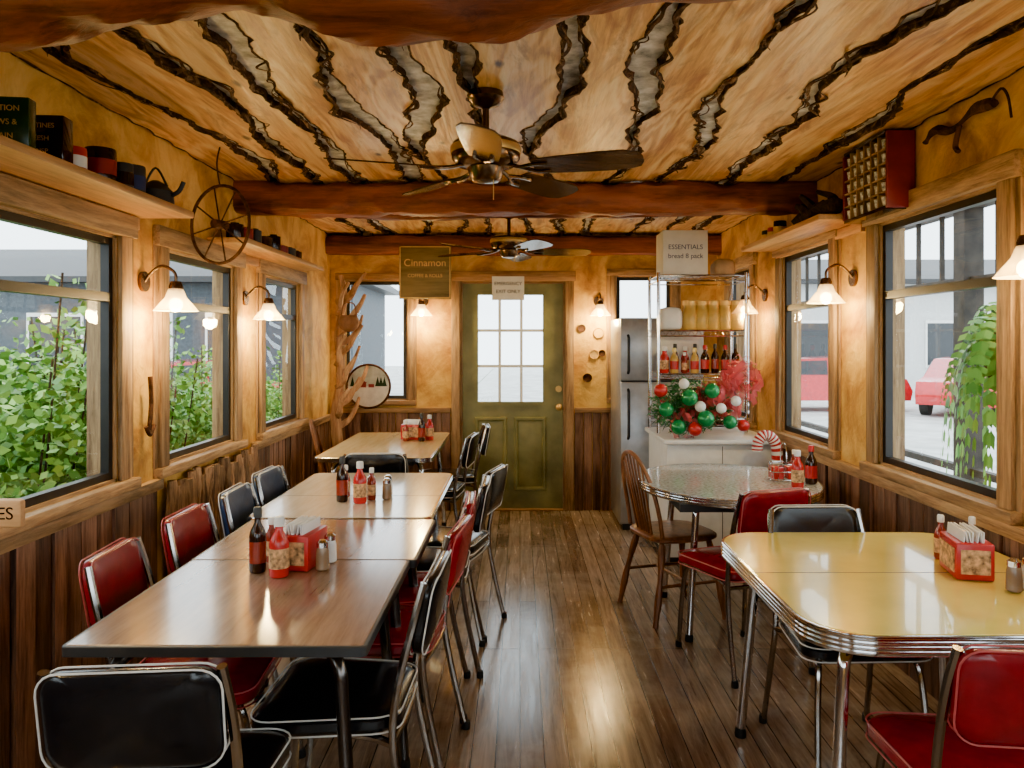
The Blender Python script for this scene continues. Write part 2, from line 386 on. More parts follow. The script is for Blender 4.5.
a=A(); bx(a.g('threshold',TRIMX),DX0+.02,DX1-.02,YB-.03,YB+.12,0,.012,.003); a.place('door_threshold')
# ---------------------------------------------------------------- ceiling
a=A(); bd=a.g('boards',PINE); bk=a.g('bark_edges',BARK); bx(a.g('backing',FOIL),XL-.12,XR+.12,YF-.12,YB+.12,H+.024,H+.12)
def slabrun(ya,yb,seed,bases,gw=1.0):
    n=int((yb-ya)/.022)
    def edge(k,y): 
        v=noise.noise(Vector((k*7.3+seed,y*.9,0)))*.14+noise.noise(Vector((k*3.1+seed,y*3.2,2)))*.030+noise.noise(Vector((k*9.1+seed,y*15,5)))*.010
        return bases[k]+(v if 0<k<len(bases)-1 else 0)
    def gap(k,y,s=0):
        if k==0 or k==len(bases)-1: return 0
        return max(.004,gw*(.024+.080*noise.noise(Vector((k*5.7+seed+s*3,y*1.3,9)))+.030*noise.noise(Vector((k+seed+s*11,y*6,3)))+.014*noise.noise(Vector((k+seed+s*5,y*22,3)))))
    for k in range(len(bases)-1):
        rows=[]
        for i in range(n+1):
            y=ya+(yb-ya)*i/n
            xl=edge(k,y)+gap(k,y,1); xr=edge(k+1,y)-gap(k+1,y,0)
            wl=.003+.034*abs(noise.noise(Vector((k*2+seed,y*5,1)))); wr=.003+.034*abs(noise.noise(Vector((k*4+seed,y*5,8))))
            zj=.006*noise.noise(Vector((k,y*8,4)))
            rows.append((y,xl,xl+wl,xr-wr,xr,zj))
        sg=6; z0=H+.006*math.sin(k*5)
        prev=None
        for (y,x0,x1,x2,x3,zj) in rows:
            cur=[bd.verts.new((x1+(x2-x1)*j/sg,y,z0)) for j in range(sg+1)]
            cb=[bk.verts.new(p) for p in ((x0-.004,y,z0+.03),(x0,y,z0+.014+zj),(x1-.003,y,z0-.004+zj),(x1+.004,y,z0-.001))]
            cc=[bk.verts.new(p) for p in ((x3+.004,y,z0+.03),(x3,y,z0+.014-zj),(x2+.003,y,z0-.004-zj),(x2-.004,y,z0-.001))]
            if prev:
                for p,c,t in ((prev[0],cur,bd),(prev[1],cb,bk),(prev[2],cc,bk)):
                    for j in range(len(c)-1): t.faces.new((p[j],p[j+1],c[j+1],c[j]))
            prev=(cur,cb,cc)
    for k in range(1,len(bases)-1):
        for rep in range(3):
            y=ya+U(0,.3)
            while y<yb-.1:
                L=min(U(.08,.45),yb-y-.02); sd=random.choice((-1,1)); off=U(-.012,.030); r=U(.002,.008)
                P=[(edge(k,y+L*i/8)+sd*(gap(k,y+L*i/8,1 if sd>0 else 0)+off*math.sin(i*.9)),y+L*i/8,H-.004-.008*R()) for i in range(9)]
                tube(bk,P,lambda t,r=r:r*(.3+math.sin(pi*t)),5,2,.9,.6,jf=12); y+=L*U(.8,2.4)
bs=[XL,-1.44,-1.2,-.93,-.64,-.42,-.17,.15,.47,.82,1.2,1.48,XR]
slabrun(YF,1.95,3,bs); slabrun(1.95,4.72,57,bs,1.1); slabrun(4.72,YB,40,[XL,-1.35,-1.1,-.8,-.5,-.25,.05,.35,.6,.9,1.25,1.5,XR])
a.build(50,False).place('ceiling')
a=A(); b=a.g('beam',BEAM)
pts=[(XL,1.90,2.32),(-1.3,1.90,2.335),(-1.0,1.90,2.37),(-.68,1.90,2.405),(-.42,1.91,2.35),(-.1,1.92,2.345),(.18,1.93,2.41),(.4,1.93,2.46),(1.1,1.94,2.52),(XR,1.95,2.52)]
tube(b,pts,lambda t:.105+.010*math.sin(t*17),18,8,.35,jf=6); a.place('log_beam')
a=A(); b=a.g('beam',BEAM)
tube(b,[(XL,4.68,2.36),(-1,4.68,2.35),(-.3,4.68,2.355),(.4,4.68,2.35),(1.1,4.69,2.35),(XR,4.68,2.36)],lambda t:.092+.005*math.sin(t*21),20,14,.28,sq=True,jf=8); a.place('log_beam')
a=A(); b=a.g('beam',BEAM)
tube(b,[(XL,5.25,2.42),(-1,5.25,2.38),(0,5.25,2.39),(1,5.25,2.40),(XR,5.25,2.42)],lambda t:.06+.006*math.sin(t*21),10,10,.3); a.place('log_beam')
a=A(); b=a.g('beam',BEAM)
tube(b,[(XL,YB-.1,2.34),(-.8,YB-.1,2.35),(.3,YB-.1,2.34),(XR,YB-.1,2.35)],lambda t:.082+.004*math.sin(t*15),16,14,.2,sq=True,jf=7); a.place('log_beam')
# ---------------------------------------------------------------- ceiling fans
fan=A()
m=fan.g('motor_housing',BRONZE)
lathe(m,[(.03,0),(.065,-.005),(.07,-.03),(.05,-.055),(.02,-.065),(.013,-.07),(.013,-.16),(.03,-.17),(.08,-.18),(.125,-.2),(.132,-.235),(.13,-.26),(.11,-.285),(.07,-.295),(.062,-.33),(.05,-.345),(.012,-.352)],(0,0,0),28)
w=fan.g('trim_ring',GOLD); lathe(w,[(.133,-.213),(.136,-.22),(.136,-.235),(.133,-.242)],(0,0,0),28,False)
bl=fan.g('blades',BLADE); ir=fan.g('blade_irons',BRONZE)
for k5 in range(5):
    an=math.radians(-90+72*k5); cs,sn=math.cos(an),math.sin(an); tilt=math.radians(-13)
    def T(x,y,z): 
        y2=y*math.cos(tilt); z2=z+y*math.sin(tilt)
        return (x*cs-y2*sn,x*sn+y2*cs,z2-.30)
    out=[(.19,.055),(.3,.066),(.45,.074),(.54,.072),(.585,.054),(.60,.02)]
    ol=[(x,y) for x,y in out]+[(x,-y) for x,y in reversed(out)]
    loft(bl,[[T(x,y,.003) for x,y in ol],[T(x,y,-.003) for x,y in ol]])
    tube(ir,[T(.07,0,.02),T(.14,0,.0),T(.2,.03,-.006),T(.25,.03,-.006)],.008,6,4); tube(ir,[T(.14,0,0),T(.2,-.03,-.006),T(.25,-.03,-.006)],.008,6,4)
pc=fan.g('pull_chain',GOLD); cyl(pc,(.03,-.03,-.34),(.03,-.03,-.42),.002,6)
fan.build()
fan.place('ceiling_fan',(-.13,2.97,H)); fan.place('ceiling_fan',(-.08,5.62,H+.0),25); fan.place('ceiling_fan',(0,.2,H),10)
# ---------------------------------------------------------------- sconces
AR=.15
sc=A(); b=sc.g('bracket',BRONZE)
cyl(b,(0,0,.08),(0,.015,.08),.045,20); tube(b,[(0,.01,.08),(0,.04,.12),(0,.09,.15),(0,AR-.005,.12),(0,AR,.07)],.007,8,6); lathe(b,[(.022,.08),(.03,.06),(.03,.045),(.02,.04)],(0,AR,0),16)
b=sc.g('shade',SHADE); lathe(b,[(.028,.05),(.036,.035),(.045,.01),(.07,-.02),(.09,-.045),(.096,-.052)],(0,AR,0),26,False)
b=sc.g('bulb',BULB); ball(b,(0,AR,-.025),.03,12)
sc.build(60)
def sconce(x,y,z,rz,pw):
    r=sc.place('wall_sconce',(x,y,z),rz)
    L=bpy.data.lights.new('bulb_light','POINT'); L.energy=pw; L.color=(1,.72,.30); L.shadow_soft_size=.04
    o=bpy.data.objects.new('bulb_light',L); COL.objects.link(o); o.parent=r; o.location=(0,AR,-.07)
for y in (3.49,4.78): sconce(XL,y,1.685,-90,34)
for x in (-.86,.70): sconce(x,YB,1.78,180,32)
for y,p in ((4.08,20),(5.55,24),(2.46,16)): sconce(XR,y,1.75,90,p)
sconce(XL,1.5,1.71,-90,12); sconce(XR,-.2,1.75,90,12); sconce(XL,-.3,1.71,-90,12)
# ---------------------------------------------------------------- chairs
def diner(vinyl,metal=CHAIRM,pipe=PIPE):
    a=A(); f=a.g('frame',metal); s=a.g('seat',vinyl); k_=a.g('backrest',vinyl); pp=a.g('piping',pipe); ft=a.g('feet',RUBBER)
    for sx in (-1,1):
        tube(f,[(sx*.205,-.27,.01),(sx*.195,-.215,.25),(sx*.185,-.19,.42),(sx*.187,-.205,.56),(sx*.185,-.245,.72),(sx*.172,-.275,.835)],.0115,8,5)
        tube(f,[(sx*.19,.21,.01),(sx*.183,.19,.25),(sx*.17,.165,.40),(sx*.15,.10,.415),(sx*.16,-.1,.41),(sx*.185,-.19,.40)],.0115,8,5)
        for y,x in ((-.272,.206),(.212,.19)): lathe(ft,[(.015,0),(.016,.012),(.014,.03)],(sx*x,y,0),10)
    tube(f,[(-.185,-.19,.40),(0,-.2,.40),(.185,-.19,.40)],.009,8,4); tube(f,[(-.17,.15,.41),(.17,.15,.41)],.009,8)
    cushion(s,.41,.41,.055,.07,lambda x,y,z:(x*(1+.12*y/.2),y-.0,.45+z),.45)
    for zz in (.472,.428): tube(pp,[(x*1.0*(1+.12*y/.2),y,zz) for x,y in rrect(.412,.412,.07)]+[(.206*1.08,.136,zz)],.0024,6)
    def bf(x,y,z):
        return (x,-.262-.18*(y)-z+(-.9*(.04-x*x)*.6)+.0,.735+y)
    cushion(k_,.355,.215,.038,.05,bf,.3)
    for zz in (.017,-.017): tube(pp,[bf(x,y,zz) for x,y in rrect(.358,.218,.05)]+[bf(.179,.059,zz)],.0022,6)
    return a.build()
CH={'k':diner(BLACKV),'r':diner(REDV,pipe=RPIPE),'b':diner(BLUEV)}
def windsor():
    a=A(); s=a.g('seat',OLDWOOD)
    cushion(s,.42,.41,.035,.12,lambda x,y,z:(x,y,.44+z-(0.0)),0)
    l=a.g('legs',OLDWOOD)
    for sx in (-1,1):
        for y0_,y1_ in ((.14,.2),(-.14,-.22)):
            tube(l,[(sx*.14,y0_,.43),(sx*.19,(y0_+y1_)/2,.22),(sx*.215,y1_,0)],lambda t:.014+.007*math.sin(t*pi*2.2)**2,8,5)
        tube(l,[(sx*.185,.165,.2),(sx*.19,-.18,.2)],.009,8)
    tube(l,[(-.185,0,.2),(.185,0,.2)],.009,8)
    bb=a.g('bow_back',OLDWOOD)
    def bow(t): an=pi*t; return (-.19*math.cos(an)*(1+.1*math.sin(an)),-.165-.10*math.sin(an),.455+.44*math.sin(an)**.75)
    tube(bb,[bow(t/24) for t in range(25)],.012,8)
    for i in range(1,8):
        x=-.15+.3*i/8; an=math.acos(max(-1,min(1,-x/.205))); p=bow(an/pi); tube(bb,[(x*.75,-.17,.45),p],.0065,6)
    return a.build()
WC=windsor()
def ch(k,x,y,rz,nm='dining_chair'): CH[k].place(nm,(x,y,0),rz)
ch('k',-.80,1.84,5)
ch('k',-.53,2.31,88); ch('r',-.50,2.84,84); ch('r',-.50,3.26,92); ch('k',-.45,3.68,90); ch('k',-.40,4.10,76)
ch('r',-1.00,2.47,-86); ch('r',-1.00,3.00,-90); ch('b',-.98,3.48,-88); ch('b',-1.00,3.96,-92)
ch('k',-.86,4.85,2)
ch('k',-.62,5.55,84); ch('k',-.55,6.1,96)
WC.place('windsor_chair',(-1.34,6.02,0),-80); 
WC.place('windsor_chair',(.85,4.35,0),-72)
ch('r',1.03,3.70,20)
ch('k',1.17,2.80,182)
ch('r',1.14,1.93,-6)
# ---------------------------------------------------------------- tables
def table(name,cx,cy,w,l,z,r,top,edge,th=.03,legs=None,lm=CHROME,seam=None,ell=False,ribs=0,splay=.04):
    a=A(); t=a.g('top',top)
    O=(lambda e:[((w/2+e)*math.cos(2*pi*i/48),(l/2+e)*math.sin(2*pi*i/48)) for i in range(48)]) if ell else (lambda e:rrect(w+2*e,l+2*e,max(.005,r+e),8))
    def ring(e,zz): return [(x,y,zz) for x,y in O(e)]
    loft(t,[ring(-.004,z-th),ring(-.004,z-.002),ring(-.006,z)])
    e=a.g('edge_band',edge); prof=[(-.004,z-.0015),(.003,z-.0015),(.005,z-.004)]
    if ribs:
        zz=z-.004
        for i in range(ribs): prof+=[(.002,zz-.002),(.006,zz-.005),(.006,zz-(th-.006)/ribs+.002)]; zz-=(th-.006)/ribs
    prof+=[(.005,z-th+.001),(.0,z-th-.001),(-.02,z-th-.001)]
    loft(e,[ring(p,q) for p,q in prof],False)
    if seam is not None:
        s=a.g('leaf_seam',DARK); bx(s,-w/2+.003,w/2-.003,seam-.0015,seam+.0015,z-.001,z+.0006)
    ap=a.g('apron',DARK); bx(ap,-w/2+.13,w/2-.13,-l/2+.13,l/2-.13,z-th-.04,z-th-.0015)
    lg=a.g('legs',lm); ft=a.g('feet',RUBBER)
    for x,y in legs:
        sx=1 if x>0 else -1; sy=1 if y>0 else -1
        tube(lg,[(x*.80,y*.80,z-th-.02),(x*.96,y*.96,z-th-.06),(x,y,z-.18),(x+sx*splay*.5,y+sy*splay*.5,.3),(x+sx*splay,y+sy*splay,.02)],.018,10,6)
        lathe(ft,[(.02,0),(.022,.01),(.019,.035)],(x+sx*splay,y+sy*splay,0),12)
    return a.place(name,(cx,cy,0))
def L4(x,y): return [(x,y),(-x,y),(x,-y),(-x,-y)]
table('dining_table',-.755,2.30,.745,.76,.745,.012,WALNUT,DARK,.028,L4(.30,.30),DCHROME)
table('dining_table',-.745,2.99,.77,.615,.745,.012,WALNUT,DARK,.028,L4(.30,.22),DCHROME)
table('dining_table',-.775,3.88,.78,1.14,.75,.05,WALNUT2,CHROME,.032,L4(.30,.45),CHROME,seam=-.1,ribs=2)
table('dining_table',-.955,5.75,.76,1.42,.75,.05,CREAM,CHROME,.032,L4(.30,.55),CHROME)
table('round_dining_table',1.125,4.24,.95,1.14,.75,0,GREYF,CHROME,.045,L4(.24,.30),CHROME,ell=True,ribs=3)
table('formica_dining_table',1.225,2.515,.94,1.08,.75,.17,YELLOW,CHROME,.055,L4(.35,.40),CHROME,seam=.0,ribs=4)
# ---------------------------------------------------------------- condiments
def bottle(body,cap,h=.2,r=.028,neck=.012,label=None):
    a=A(); b=a.g('bottle',body)
    lathe(b,[(r*.9,0),(r,.006),(r,h*.55),(r*.85,h*.64),(neck,h*.76),(neck,h*.86)],(0,0,0),16)
    lathe(a.g('cap',cap),[(neck*1.25,h*.84),(neck*1.25,h*.98),(neck,h)],(0,0,0),14)
    if label: lathe(a.g('label',label),[(r*1.02,h*.15),(r*1.02,h*.48)],(0,0,0),16,False)
    return a.build()
LBL=M('label_cream',(.6,.35,.15),.6,var=.5,scale=60)
HOT=bottle(SAUCE,WHITE,.15,.021,.009,LBL); KET=bottle(KETCH,WHITE,.19,.031,.013,LBL); STK=bottle(BROWNB,RED,.2,.03,.012,RED); SRI=bottle(BROWNB,DARK,.21,.027,.011,SAUCE)
JAR=bottle(MUST,GOLD,.15,.04,.03); 
a=A(); lathe(a.g('glass',M('pepper_glass',(.25,.17,.1),.15)),[(.018,0),(.023,.004),(.021,.06),(.017,.075)],(0,0,0),12); lathe(a.g('lid',CHROME),[(.019,.074),(.019,.09),(.010,.098)],(0,0,0),12); PEP=a.build()
a=A(); lathe(a.g('glass',M('salt_glass',(.75,.75,.72),.15)),[(.018,0),(.023,.004),(.021,.06),(.017,.075)],(0,0,0),12); lathe(a.g('lid',CHROME),[(.019,.074),(.019,.09),(.010,.098)],(0,0,0),12); SALT=a.build()
a=A(); b=a.g('case',RED); bx(b,-.055,.055,-.085,.085,0,.115,.006); b=a.g('faceplate',LBL); bx(b,-.042,.042,-.088,-.084,.02,.095); bx(b,-.058,-.054,-.07,.07,.02,.095)
b=a.g('napkins',PAPER)
for i in range(7): box(b,(-.03+.01*i,0,.128),(.004,.14,.04),.001,(0,U(-.2,.2),U(-.05,.05)))
NAP=a.build()
def setdown(x,y,z,s=1,rz=0,nap=True):
    c,s_=math.cos(math.radians(rz)),math.sin(math.radians(rz))
    def P(T,n,dx,dy,r=0): T.place(n,(x+dx*c-dy*s_,y+dx*s_+dy*c,z),r+rz)
    if nap: P(NAP,'napkin_dispenser',0,0)
    else: P(SALT,'salt_shaker',.0,.03); P(HOT,'hot_sauce_bottle',.02,-.06)
    P(SRI,'sauce_bottle',-.11,-.10); P(KET,'ketchup_bottle',-.02,-.135); P(PEP,'pepper_shaker',.09,-.05); P(SALT,'salt_shaker',.08,.04); P(HOT,'hot_sauce_bottle',-.12,.02)
setdown(-.73,2.62,.747,rz=-8); setdown(-.72,3.74,.752,nap=False); setdown(-.82,6.0,.752,rz=80)
NAP.place('napkin_dispenser',(1.43,2.50,.752),-12)
PEP.place('pepper_shaker',(1.47,2.32,.752)); SALT.place('salt_shaker',(1.53,2.34,.752)); HOT.place('hot_sauce_bottle',(1.53,2.64,.752)); HOT.place('hot_sauce_bottle',(1.44,2.67,.752))
def caddy(x,y,z):
    a=A(); b=a.g('wire_basket',CHROME)
    for zz in (.006,.05,.09): tube(b,[(px,py,zz) for px,py in rrect(.15,.10,.03)]+[(.075,.02,zz)],.003,6)
    for px,py in rrect(.15,.10,.03,2): cyl(b,(px,py,.006),(px,py,.09),.002,5)
    tube(b,[(0,-.05,.09),(0,-.04,.17),(0,0,.2),(0,.04,.17),(0,.05,.09)],.003,6,5)
    g=a.g('jam_packets',KETCH)
    for dx in (-.04,.04): bx(g,dx-.028,dx+.028,-.04,-.0+.04,.01,.075,.004)
    a.place('condiment_caddy',(x,y,z))
caddy(1.55,2.20,.752)
STK.place('steak_sauce_bottle',(1.53,4.10,.752)); KET.place('ketchup_bottle',(1.42,3.99,.752)); HOT.place('hot_sauce_bottle',(1.51,4.30,.752)); caddy(1.42,4.2,.752)
# ---------------------------------------------------------------- shelves + stuff
def shelf(name,x0,x1,y0,y1,z):
    a=A(); b=a.g('board',SHELFW); bx(b,x0,x1,y0,y1,z-.03,z,.006)
    wall=XL if x0<0 else XR
    b=a.g('cleat',SHELFW); c0,c1=sorted((wall,wall+(.025 if x0<0 else -.025))); bx(b,c0,c1,y0+.03,y1-.03,z-.085,z-.031,.004)
    a.place(name)
shelf('wall_shelf',XL,-1.44,.6,3.45,2.07); shelf('wall_shelf',XL,-1.47,4.2,5.85,2.06)
shelf('wall_shelf',1.50,XR,3.92,5.3,2.14)
def tin(name,x,y,z,r,h,m1,m2):
    a=A(); lathe(a.g('can',m1),[(r*.98,0),(r,.003),(r,h*.93),(r*.96,h)],(0,0,0),20); lathe(a.g('label',m2),[(r*1.01,h*.3),(r*1.01,h*.7)],(0,0,0),20,False); a.place(name,(x,y,z))
def carton(name,x,y,z,s,m,txt,tm,rz=0,ts=.17,dz=.26,top=.78):
    a=A(); b=a.g('carton',m); box(b,(0,0,s[2]/2),s,.004); bb=a.g('flap_tape',tm); box(bb,(0,0,s[2]+.0006),(s[0]*.98,.03,.001))
    r=a.place(name,(x,y,z),rz)
    for i,t in enumerate(txt): text(r,t,s[0]*ts,(0,-s[1]/2-.001,s[2]*(top-dz*i)),(pi/2,0,0),tm)
    return r
carton('tin_sign_box',-1.56,2.36,2.07,(.16,.05,.16),DGREEN,['CAUTION','COWS &','GRAIN'],GOLD,8,.15)
carton('cracker_box',-1.56,2.56,2.07,(.15,.07,.16),BROWNB,['SALTINES','FRESH','CRISP'],GOLD,5,.15)
tin('coffee_can',-1.56,2.72,2.07,.045,.10,RED,PAPER); tin('coffee_can',-1.56,2.90,2.07,.055,.14,BROWNB,MAROON); tin('oil_can',-1.56,3.05,2.07,.045,.12,DARK,BROWNB); tin('coffee_can',-1.58,3.18,2.07,.05,.14,DARK,BLUEL)
a=A(); b=a.g('body',DARK); lathe(b,[(.06,0),(.075,.02),(.07,.07),(.04,.10),(.015,.115)],(0,0,0),18); tube(b,[(.065,0,.05),(.1,0,.07),(.12,0,.11)],.01,8,4); tube(b,[(-.05,0,.09),(0,0,.17),(.05,0,.09)],.005,6,5); a.place('cast_iron_kettle',(-1.56,3.34,2.07))
a=A()
for i in range(8):
    mt=[BROWNB,MAROON,DARK,RUST][i%4]; b=a.g('tins_%d'%(i%4),mt); r=U(.03,.05); h=U(.07,.14)
    lathe(b,[(r*.98,.001),(r,.004),(r,h*.9),(r*.5,h*.95),(r*.5,h)],(0,.17*i,0),18)
a.place('antique_tin_row',(-1.59,4.35,2.061))
a=A(); b=a.g('rim',RUST)
tube(b,[(.19*math.cos(2*pi*i/36),0,.19*math.sin(2*pi*i/36)) for i in range(37)],.008,8,cap=False)
b=a.g('spokes',RUST)
for i in range(8): an=2*pi*i/8+.2; cyl(b,(0,0,0),(.19*math.cos(an),0,.19*math.sin(an)),.004,6)
b=a.g('hub',RUST); cyl(b,(0,-.04,0),(0,.04,0),.022,14); b=a.g('hanger',RUST); tube(b,[(0,0,.19),(-.02,0,.3),(-.0,0,.38)],.004,6,4)
a.place('iron_wheel',(-1.47,3.82,2.07),-25)
a=A(); b=a.g('branches',DRIFT)
tube(b,[(0,0,0),(.02,0,.5),(-.02,.0,.9),(.03,0,1.2),(.0,0,1.55),(.05,.02,1.85),(.02,.0,2.05)],lambda t:.05*(1-.6*t),9,7,.5)
for i in range(13):
    z=.80+.085*i; an=[.1,-1.2,-.5,.4,-.9][i%5]+U(-.15,.15); d=U(.17,.28)
    tube(b,[(0,0,z),(d*.5*math.cos(an),d*.5*math.sin(an),z+.05),(d*.8*math.cos(an),d*.8*math.sin(an),z+.14),(d*math.cos(an+.2),d*math.sin(an+.2),z+.24)],lambda t:.030*(1-.6*t),7,6,.6)
a.place('driftwood_coat_tree',(-1.50,6.42,0))
a=A(); b=a.g('woven_body',M('basket_weave',(.22,.09,.03),.8,bmp=.7,scale=40)); lathe(b,[(.03,0),(.07,.03),(.085,.08),(.07,.12),(.06,.13),(.06,.12),(.03,.05)],(0,0,0),18); tube(b,[(-.06,0,.12),(-.04,0,.22),(.04,0,.22),(.06,0,.12)],.006,6,5); a.place('hanging_basket',(-1.36,6.20,1.58))
a=A(); b=a.g('frame',RUST); tube(b,[(.19*math.cos(2*pi*i/40),0,.19*math.sin(2*pi*i/40)) for i in range(41)],.010,8,cap=False)
b=a.g('picture',M('painted_sky',(.55,.60,.55),.5,var=.3,scale=8)); cyl(b,(0,.004,0),(0,-.002,0),.188,36)
b=a.g('painted_field',M('painted_snow',(.75,.72,.66),.5)); loft(b,[[(.18*math.cos(an),yy,.18*math.sin(an)) for an in [pi+pi*i/14 for i in range(15)]] for yy in(-.0025,-.0035)])
b=a.g('painted_barn',MAROON); bx(b,-.10,-.02,-.005,-.0036,-.01,.03); bx(b,.0,.05,-.005,-.0036,-.01,.02); loft(b,[[(-.11,yy,.03),(-.06,yy,.06),(-.01,yy,.03)] for yy in(-.005,-.0036)])
b=a.g('painted_trees',DGREEN); 
for x in (-.14,.08,.11,.14): loft(b,[[(x-.022,yy,0),(x+.022,yy,0),(x,yy,.085)] for yy in(-.005,-.0036)])
a.place('round_picture',(-1.33,YB-.10,1.11),0)
a=A(); b=a.g('plank',W('sign_board',(.12,.085,.03),(.26,.20,.07),'x',6,.6,.3,False)); box(b,(0,0,0),(.45,.02,.46),.006)
b=a.g('border',GOLD)
for x in (-.215,.215): bx(b,x-.004,x+.004,-.012,-.0101,-.22,.22)
for z in (-.22,.22): bx(b,-.21,.21,-.012,-.0101,z-.004,z+.004)
r=a.place('wooden_sign',(-.82,YB-.21,2.10)); text(r,'Cinnamon',.088,(0,-.011,.08),(pi/2,0,0),GOLD); text(r,'COFFEE & ROLLS',.04,(0,-.011,-.03),(pi/2,0,0),GOLD); 
a=A(); b=a.g('paper',PAPER); box(b,(0,0,0),(.285,.004,.21)); r=a.place('exit_sign',(-.105,YB-.042,1.975)); 
for i,t in enumerate(('EMERGENCY','EXIT ONLY')): text(r,t,.043,(0,-.0025,.04-.07*i),(pi/2,0,0),DARK)
for (x,z,rr) in ((.55,1.62,.035),(.70,1.58,.045),(.66,1.39,.042),(.60,1.18,.04),(.73,1.40,.03)):
    a=A(); b=a.g('pan',RUST if rr<.042 else GOLD); loft(b,[[(q*math.cos(2*pi*i/24),y,q*math.sin(2*pi*i/24)) for i in range(24)] for q,y in ((rr,0),(rr,-.018),(rr*.93,-.018),(rr*.85,-.006),(rr*.1,-.006))]); a.place('wall_plate',(x,YB,z))
a=A(); case=a.g('case_sides',MAROON)
X0,X1,Y0,Y1,Z0,Z1=1.62,1.745,3.46,3.90,2.10,2.42
bx(case,X0,X1,Y0-.02,Y0,Z0-.01,Z1+.01,.003); bx(case,X0,X1,Y1,Y1+.02,Z0,Z1,.003)
c2=a.g('case_body',BROWNB); bx(c2,X0,X1,Y0,Y1,Z0-.015,Z0); bx(c2,X0,X1,Y0,Y1,Z1,Z1+.015); bx(c2,X0+.045,X1,Y0,Y1,Z0,Z1)
gd=a.g('dividers',TRIM)
for i in range(1,6): y=Y0+(Y1-Y0)*i/6; bx(gd,X0,X0+.045,y-.004,y+.004,Z0,Z1)
for i in range(1,5): z=Z0+(Z1-Z0)*i/5; bx(gd,X0+.002,X0+.045,Y0,Y1,z-.004,z+.004)
tr=a.g('trinkets',M('trinket_glass',(.7,.66,.58),.2,var=.5,scale=60))
for i in range(6):
    for j in range(5):
        lathe(tr,[(.016,0),(.022,.038)],(X0+.022,Y0+(Y1-Y0)*(i+.5)/6,Z0+(Z1-Z0)*j/5+.006),10)
a.place('trinket_shadow_box')
a=A(); b=a.g('root',DBARK)
for i in range(7):
    an=U(0,2*pi); tube(b,[(0,i*.07,.05),(.06*math.cos(an),i*.07+.04,.05+.06*abs(math.sin(an))),(.06*math.cos(an+1),i*.07+.10,.10+.06*R())],lambda t:.035*(1-.6*t),7,5,.6)
tube(b,[(0,-.05,.05),(0,.2,.07),(0,.5,.05)],lambda t:.04,8,6,.6)
a.place('driftwood_root',(1.62,4.02,2.145))
for i in range(3): tin('spice_tin',1.64,4.92+.12*i,2.14,.04,U(.08,.12),[BROWNB,RED,DARK][i],GOLD)
a=A(); b=a.g('iron',RUST); tube(b,[(0,-.22,.02),(0,-.1,.03),(0,.05,-.0),(0,.18,.03),(0,.26,.0)],lambda t:.016+.008*math.sin(t*12),8,6,.6); tube(b,[(0,0,.0),(0,.03,-.07),(0,.01,-.10)],.010,7,5,.4); tube(b,[(0,-.2,.03),(-.0,-.26,.06),(0,-.3,.02),(0,-.32,-.06)],.005,6,5)
a.place('rusty_trap',(XR-.03,3.05,2.34))
a=A(); b=a.g('iron',RUST); tube(b,[(0,0,.12),(0,.01,0),(0,-.01,-.12)],.01,7,5); tube(b,[(0,-.04,-.1),(0,0,-.14),(0,.04,-.1)],.009,7,5); a.place('hanging_hook',(XL+.04,3.48,1.22))
a=A(); b=a.g('plank',W('sign_pine',(.40,.2,.07),(.62,.36,.15),'x',6,.6,.3,False)); box(b,(0,0,0),(.14,.03,.09),.012); r=a.place('plank_sign',(-1.615,2.43,.96)); text(r,'PIES',.055,(0,-.016,0),(pi/2,0,0),BROWNB)
# ---------------------------------------------------------------- fridge, counter, rack
a=A(); b=a.g('cabinet',STEEL); bx(b,.80,1.46,6.26,6.88,.03,1.69,.012)
d=a.g('doors',STEEL); bx(d,.80,1.46,6.20,6.252,.05,1.18,.01); bx(d,.80,1.46,6.20,6.252,1.19,1.69,.01); g=a.g('gasket',DARK); bx(g,.81,1.45,6.25,6.262,.05,1.68); bx(g,.82,1.44,6.22,6.3,0,.045)
h=a.g('handles',DARK); tube(h,[(.86,6.2,1.12),(.86,6.165,1.10),(.86,6.165,.75),(.86,6.2,.73)],.011,8); tube(h,[(.86,6.2,1.55),(.86,6.165,1.53),(.86,6.165,1.27),(.86,6.2,1.25)],.011,8)
a.place('refrigerator')
a=A(); b=a.g('top',WHITE); bx(b,.95,1.70,5.14,5.95,.82,.85,.008); c=a.g('body',WHITE); bx(c,.98,1.70,5.2,5.93,.06,.82,.004); k_=a.g('kick',DARK); bx(k_,1.0,1.69,5.24,5.9,0,.06)
k_=a.g('door_pulls',STEEL); cyl(k_,(1.32,5.17,.6),(1.32,5.17,.5),.006); cyl(k_,(1.38,5.17,.6),(1.38,5.17,.5),.006); k_=a.g('door_gap',DARK); bx(k_,1.348,1.352,5.198,5.2,.08,.8)
a.place('white_cabinet')
a=A(); b=a.g('wire_frame',CHROME); rx0,rx1,ry0,ry1=.98,1.60,5.52,5.90
for x in (rx0,rx1):
    for y in (ry0,ry1): cyl(b,(x,y,.851),(x,y,1.99),.012,10)
SZ=(.95,1.27,1.58,1.97)
for z in SZ:
    for zz in (z-.04,z): 
        for y in (ry0,ry1): cyl(b,(rx0,y,zz),(rx1,y,zz),.005,6)
        for x in (rx0,rx1): cyl(b,(x,ry0,zz),(x,ry1,zz),.005,6)
    for i in range(1,24): x=rx0+(rx1-rx0)*i/24; cyl(b,(x,ry0,z),(x,ry1,z),.0022,5)
    for i in range(12): x=rx0+(rx1-rx0)*i/12; tube(b,[(x,ry0,z-.04),(x+.026,ry0,z),(x+.052,ry0,z-.04)],.0022,5)
a.place('wire_shelving_rack')
